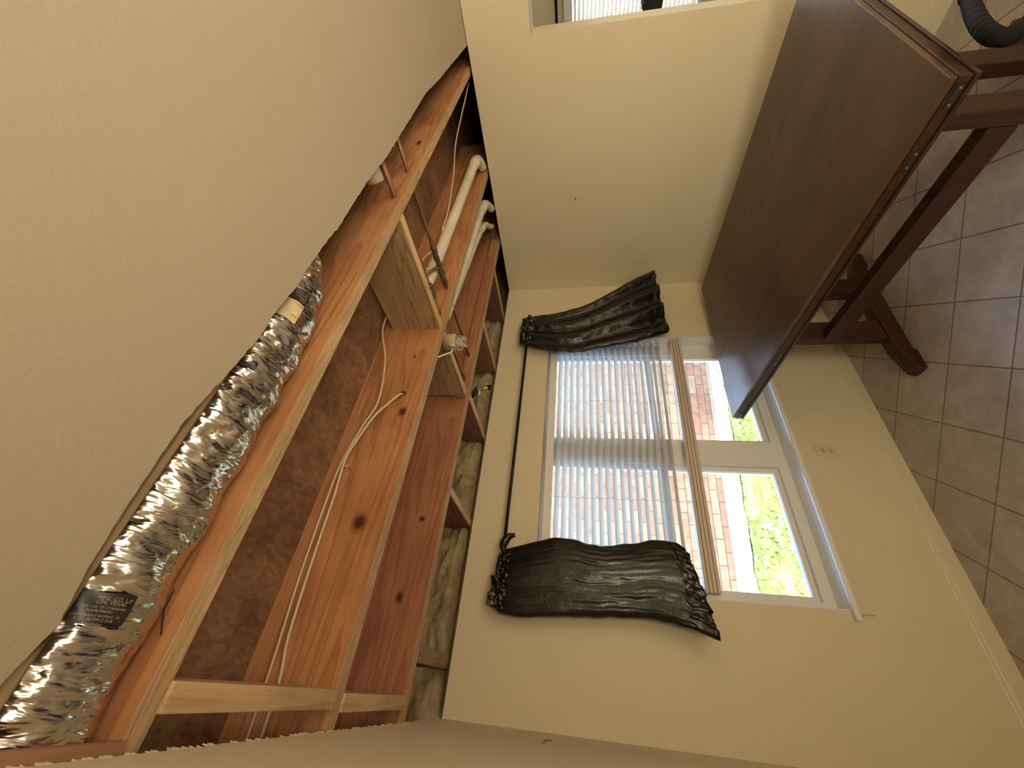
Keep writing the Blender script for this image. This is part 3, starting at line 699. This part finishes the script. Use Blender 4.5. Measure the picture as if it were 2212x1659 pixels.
ct = MB(); ct.tube(smooth_path([BX + Vector((-0.04, 0.0, -0.01)), BX + Vector((-0.07, -0.01, -0.012)), BX + Vector((-0.10, -0.025, 0.015)), (1.20, 1.345, 0.66)], 6), 0.004, 8)
obj('feed_cable', ct, plain('cream_sheath', (0.72, 0.66, 0.45), 0.4), jb)

# brass valve hanging in the last bay
vv = thing('brass_valve', 'old brass and black valve poking out behind the reddish joist', 'valve', (1.5, 1.97, 0.60))
obj('valve_body', MB().tube([(1.50, 2.02, 0.655), (1.50, 1.98, 0.63), (1.50, 1.955, 0.605)], 0.02, 18), STEEL, vv)
obj('outlet', MB().tube([(1.50, 1.985, 0.635), (1.515, 1.99, 0.60), (1.52, 1.99, 0.572), (1.522, 1.99, 0.566)], 0.014, 18), BRASS, vv)
obj('black_nozzle', MB().tube([(1.522, 1.99, 0.570), (1.525, 1.99, 0.553), (1.526, 1.99, 0.545)], 0.016, 18, rf=lambda t, a: 0.017 if math.cos(a * 4) > -0.3 else 0.012), BLACKROD, vv)
obj('handle', MB().tube([(1.44, 1.98, 0.625), (1.47, 1.975, 0.612), (1.50, 1.96, 0.63)], 0.010, 12), STEEL, vv)
obj('supply_tube', MB().tube([(1.50, 2.02, 0.65), (1.52, 2.1, 0.70), (1.60, 2.2, 0.76)], 0.009, 12), BLACKROD, vv)

# ------------------------------------------------------------------ table
TT = -0.975
D0 = Vector((1.405, 0.485, 0)); ta = math.radians(4.2)
U = Vector((math.sin(ta), math.cos(ta), 0)); V_ = Vector((math.cos(ta), -math.sin(ta), 0)); TL, TW = 1.86, 1.19
TM = Matrix(((V_.x, U.x, 0, D0.x), (V_.y, U.y, 0, D0.y), (0, 0, 1, 0), (0, 0, 0, 1)))   # local x across, y along
def tp_(x, y, z): return TM @ Vector((x, y, z))
tb = thing('dining_table', 'dark brown wooden trestle table in the corner by the window', 'table', tuple(tp_(TW / 2, TL / 2, FL)))
obj('tabletop', MB().box(0.0, TW, 0.0, TL, TT - 0.020, TT, TM), TVEN, tb, 0.003)
ed = MB()
for a in ((-0.004, 0.022, -0.004, TL + 0.004), (TW - 0.022, TW + 0.004, -0.004, TL + 0.004), (0.022, TW - 0.022, -0.004, 0.022), (0.022, TW - 0.022, TL - 0.022, TL + 0.004)):
    ed.box(a[0], a[1], a[2], a[3], TT - 0.052, TT - 0.0205, TM)
e1 = obj('apron', ed, TWOOD, tb, 0.003)
lp = MB(); lp.box(-0.010, 0.03, -0.010, TL, TT - 0.064, TT - 0.0525, TM); lp.box(0.03, TW, -0.010, 0.03, TT - 0.064, TT - 0.0525, TM)
obj('slide_rail', lp, TWOOD, tb, 0.002)
def hardware(x, y, z, L, vert=False):
    t = obj('metal_plate', MB().box(-0.0065, -0.0045, y - L, y + L, z - 0.009, z + 0.009, TM), plain('dark_steel', (0.10, 0.09, 0.08), 0.3, 0.9), tb)
    for k in (-0.7, 0.7):
        obj('screw', MB().tube([tp_(-0.0068, y + k * L, z), tp_(-0.0095, y + k * L, z)], 0.0032, 10), plain('screw_steel', (0.6, 0.58, 0.55), 0.25, 1.0), t)
hardware(0, 1.235, TT - 0.036, 0.05); hardware(0, 0.045, TT - 0.036, 0.03); hardware(0, 0.22, TT - 0.036, 0.03); hardware(0, TL - 0.045, TT - 0.036, 0.03)
LX = (0.355, 0.71)
def trestle(y):
    for x in LX:
        obj('leg', MB().box(x - 0.065, x + 0.065, y - 0.028, y + 0.028, FL + 0.075, TT - 0.07, TM), TWOODZ, tb, 0.004)
    c = (LX[0] + LX[1]) / 2
    f = MB(); L = 0.46
    prof = [(-L, 0.0), (-L - 0.006, 0.012), (-L + 0.004, 0.052), (-L + 0.05, 0.066), (-L + 0.14, 0.095), (-0.16, 0.105), (0.16, 0.105), (L - 0.14, 0.095), (L - 0.05, 0.066), (L - 0.004, 0.052), (L + 0.006, 0.012), (L, 0.0), (L - 0.12, 0.0), (L - 0.14, 0.018), (-L + 0.14, 0.018), (-L + 0.12, 0.0)]
    f.prism([tp_(c + a, y - 0.04, FL + b) for a, b in prof], U * 0.08)
    obj('foot', f, TWOOD, tb, 0.005)
    obj('cross_bar', MB().box(c - 0.38, c + 0.38, y - 0.03, y + 0.03, TT - 0.125, TT - 0.0645, TM), TWOOD, tb, 0.004)
trestle(1.46); trestle(0.27)
obj('stretcher', MB().box(0.288, 0.345, 0.30, 1.432, -1.50, -1.41, TM), TWOOD, tb, 0.004)

# vacuum hose looping by the near end of the table
hp = smooth_path([(2.25, 0.10, -1.80), (2.20, 0.22, -1.60), (2.0, 0.34, -1.30), (1.80, 0.395, -1.16), (1.721, 0.40, -1.125), (1.59, 0.40, -1.068), (1.474, 0.40, -1.025), (1.399, 0.40, -1.007), (1.375, 0.40, -1.013), (1.378, 0.40, -1.038), (1.434, 0.40, -1.095), (1.52, 0.36, -1.20), (1.66, 0.25, -1.45), (1.75, 0.10, -1.70), (1.85, -0.1, -1.80), (2.1, -0.5, -1.80)], 26)
tag(obj('vacuum_hose', MB().tube(hp, 0.020, 18, rf=lambda t, a: 0.0195 + 0.0013 * math.sin(t * 1100)), HOSE), 'thick black ribbed hose looping up beside the near end of the table', 'hose')

# ------------------------------------------------------------------ small wall things
ot = thing('wall_outlet', 'beige double wall outlet below the window sill', 'outlet', (1.325, YW, -1.455))
obj('cover_plate', MB().box(1.29, 1.36, YW - 0.006, YW, -1.515, -1.397), plain('outlet_plastic', (0.66, 0.57, 0.42), 0.35), ot, 0.003)
for dz in (-0.022, 0.022):
    r_ = obj('socket', MB().box(1.31, 1.34, YW - 0.0085, YW - 0.006, -1.456 + dz - 0.014, -1.456 + dz + 0.014), plain('socket_plastic', (0.56, 0.47, 0.36), 0.35), ot, 0.001)
    for dx in (-0.006, 0.006): obj('slot', MB().box(1.325 + dx - 0.001, 1.325 + dx + 0.001, YW - 0.0091, YW - 0.008, -1.456 + dz - 0.004, -1.456 + dz + 0.006), DARKV, r_)
tag(obj('wall_nail', MB().tube([(XRW, 1.534, 0.02), (XRW - 0.012, 1.534, 0.017)], 0.0035, 8), DARKV), 'small dark nail sticking out of the bare right wall', 'nail')
tag(obj('wall_nail', MB().tube([(XL, 1.773, 0.117), (XL + 0.010, 1.773, 0.113), (XL + 0.012, 1.773, 0.09)], 0.0014, 6), DARKV), 'tiny bent nail in the left wall near the window wall corner', 'nail')

# ------------------------------------------------------------------ adjacent room seen through the pass-through
w2 = S('window_2', MB().box(AX + 0.06, AX + 0.12, -0.8, 1.02, 0.07, 0.12), WHITE)
f2 = MB(); f2.box(AX + 0.06, AX + 0.12, -0.8, 1.02, -1.05, -1.0); f2.box(AX + 0.06, AX + 0.12, -0.8, -0.74, -1.0, 0.07); f2.box(AX + 0.06, AX + 0.12, 0.97, 1.02, -1.0, 0.07)
obj('window_frame', f2, WHITE, w2); obj('pane', MB().box(AX + 0.085, AX + 0.09, -0.74, 0.97, -1.0, 0.07), GLASS, w2)
b2 = thing('window_blind', 'bright slat blind in the next room, seen through the wall opening', 'blind', (AX - 0.03, 0.1, -1.0))
obj('headrail', MB().box(AX - 0.06, AX - 0.005, -0.82, 1.0, 0.075, 0.125), WHITE, b2)
z = 0.06
while z > -1.02:
    M_ = Matrix.Translation((AX - 0.035, 0, z)) @ Matrix.Rotation(math.radians(-35), 4, 'Y')
    obj('slat', MB().box(-0.022, 0.022, -0.81, 0.985, -0.0012, 0.0012, M_), SLAT, b2); z -= 0.036
obj('bottom_rail', MB().box(AX - 0.06, AX - 0.01, -0.81, 0.99, -1.06, -1.035), WHITE, b2)
tag(obj('curtain_rod', MB().tube([(AX - 0.08, -0.9, 0.19), (AX - 0.08, 1.6, 0.19)], 0.012, 10), BLACKROD), 'black curtain rod on the far wall of the next room', 'curtain rod')
sp = MB()
random.seed(3)
def blob(u, v):
    th = 2 * math.pi * u; ph = math.pi * v
    r = 0.15 + 0.02 * noise.noise(Vector((math.cos(th) * 6, math.sin(th) * 6, v * 9)))+ 0.012 * random.uniform(-1, 1)
    return Vector((AX - 0.30 + r * 0.5 * math.sin(ph) * math.cos(th), 0.80 + r * math.sin(ph) * math.sin(th), -0.62 + r * 0.55 * math.cos(ph)))
sp.sheet(blob, 60, 30, close_u=True)
dk = thing('potted_plant', 'dark bushy plant silhouetted against the bright blind of the next room', 'plant', (AX - 0.3, 0.80, FL))
obj('foliage', sp, plain('dark_leaves', (0.015, 0.014, 0.010), 0.8), dk)
obj('stem', MB().tube([(AX - 0.3, 0.8, -0.70), (AX - 0.3, 0.8, FL + 0.28)], 0.018, 10), DARKV, dk)
obj('pot', MB().tube([(AX - 0.3, 0.8, FL), (AX - 0.3, 0.8, FL + 0.3)], 0.14, 24, rf=lambda t, a: 0.10 + 0.04 * t), plain('pot_clay', (0.10, 0.06, 0.04), 0.7), dk)
# metal corner bead showing on the head of the opening
tag(obj('corner_bead', MB().box(XRW - 0.0015, XRW + 0.012, -0.75, PY, PZ1 - 0.002, PZ1 + 0.006), plain('bead_metal', (0.62, 0.56, 0.52), 0.35, 0.4)), 'thin bare corner bead along the top of the wall opening', 'corner bead')

# ------------------------------------------------------------------ outdoors
GZ = -2.0
gr = MB(); gr.sheet(lambda u, v: Vector((-6 + 18 * u, 2.56 + 6 * v, GZ - 0.012 + 0.02 * noise.noise(Vector((u * 30, v * 16, 0))))), 60, 30)
tag(obj('lawn', gr, GRASSM, kind='stuff'), 'sunlit patchy lawn outside the big window', 'grass')
# brick house wall standing at an angle
wv = Vector((1.309 - 4.291, 5.901 - 5.173, 0)).normalized(); wn_ = Vector((-wv.y, wv.x, 0))
if wn_.y > 0: wn_ = -wn_
c0 = Vector((4.291, 5.173, GZ))
bwm = MB(); o0 = c0 - wv * 5; e0 = c0 + wv * 9
bwm.prism([o0 + Vector((0, 0, -0.1)), e0 + Vector((0, 0, -0.1)), e0 + Vector((0, 0, 2.46)), o0 + Vector((0, 0, 2.46))], -wn_ * 0.2)
ang_w = math.atan2(wv.y, wv.x)
bo = obj('brick_house', bwm, BRICK)
Rm = Matrix.Rotation(-ang_w, 4, 'Z'); bo.data.transform(Rm); bo.rotation_euler = (0, 0, ang_w)
tag(bo, 'sunlit brick wall of the neighbouring house beyond the lawn', 'house')
led = MB(); led.prism([c0 - wv * 5 + wn_ * 0.0, c0 + wv * 9 + wn_ * 0.0, c0 + wv * 9 + wn_ * 0.05, c0 - wv * 5 + wn_ * 0.05], (0, 0, 0.03))
tag(obj('mortar_ledge', led, plain('ledge_grey', (0.22, 0.20, 0.15), 0.9)), 'narrow weathered ledge at the foot of the brick wall', 'ledge')
gv = MB()
def gvf(u, v):
    p = c0 - wv * 5 + wv * 14 * u + wn_ * (0.05 + (0.50 + 0.05 * noise.noise(Vector((u * 60, 0, 0)))) * v)
    return Vector((p.x, p.y, GZ + 0.000 + 0.008 * noise.noise(Vector((u * 300, v * 14, 1)))))
gv.sheet(gvf, 400, 14)
tag(obj('gravel_strip', gv, GRAVEL, kind='stuff'), 'pale gravel strip between the brick wall and the lawn', 'gravel')
st_ = MB(); random.seed(11)
for i in range(260):
    u = random.uniform(0.1, 0.95); p = c0 - wv * 5 + wv * 14 * u + wn_ * random.uniform(0.15, 0.75); r = random.uniform(0.006, 0.018)
    q = p + Vector((0, 0, 0.020)); st_.add([q + Vector((r, 0, 0)), q + Vector((0, r, 0)), q + Vector((-r, 0, 0)), q + Vector((0, -r, 0)), q + Vector((0, 0, r)), q + Vector((0, 0, -r))], [(0, 1, 4), (1, 2, 4), (2, 3, 4), (3, 0, 4), (1, 0, 5), (2, 1, 5), (3, 2, 5), (0, 3, 5)])
tag(obj('pebbles', st_, plain('pebble', (0.16, 0.15, 0.13), 0.8), kind='stuff'), 'dark scattered pebbles along the lawn edge', 'pebbles')
gb = MB(); random.seed(5)
for i in range(9000):
    x = random.uniform(-0.5, 7.0); y = random.uniform(2.7, 5.6)
    if noise.noise(Vector((x * 1.7, y * 1.7, 0))) < -0.05: continue
    if (Vector((x, y, 0)) - Vector((c0.x, c0.y, 0))).dot(wn_) < 0.5: continue
    a = random.uniform(0, 6.28); h = random.uniform(0.02, 0.06); w = random.uniform(0.003, 0.008); d = Vector((math.cos(a), math.sin(a), 0)); b_ = Vector((x, y, GZ - 0.005))
    gb.add([b_ - d * w, b_ + d * w, b_ + Vector((random.uniform(-.03, .03), random.uniform(-.03, .03), h))], [(0, 1, 2)])
tag(obj('grass_tufts', gb, BLADE, kind='stuff'), 'short scattered grass tufts on the lawn outside', 'grass')

# added unseen tree, its crown shades the right end of the wall and strip
tr = thing('shadow_caster_tree', 'added leafy tree out of view, casting shade on the brick wall', 'tree', (6.3, 3.9, GZ))
obj('trunk', MB().tube(smooth_path([(6.3, 3.9, GZ), (6.28, 3.92, -1.0), (6.2, 3.95, -0.2)], 6), 0.07, 12), wood('bark', (0.2, 0.14, 0.09), (0.12, 0.08, 0.05), 2), tr)
random.seed(21); lf = MB()
for i in range(1500):
    d = Vector((random.gauss(0, 1), random.gauss(0, 1), random.gauss(0, 1))).normalized() * random.uniform(0.2, 1.0) ** 0.5
    p = Vector((5.95, 4.05, 0.15)) + Vector((d.x * 0.85, d.y * 0.6, d.z * 0.6)); a = Vector((random.gauss(0, 1), random.gauss(0, 1), random.gauss(0, 1))).normalized(); b_ = a.orthogonal().normalized()
    lf.add([p - a * 0.07, p + b_ * 0.035, p + a * 0.07, p - b_ * 0.035], [(0, 1, 2, 3)])
obj('leaves', lf, BLADE, tr)
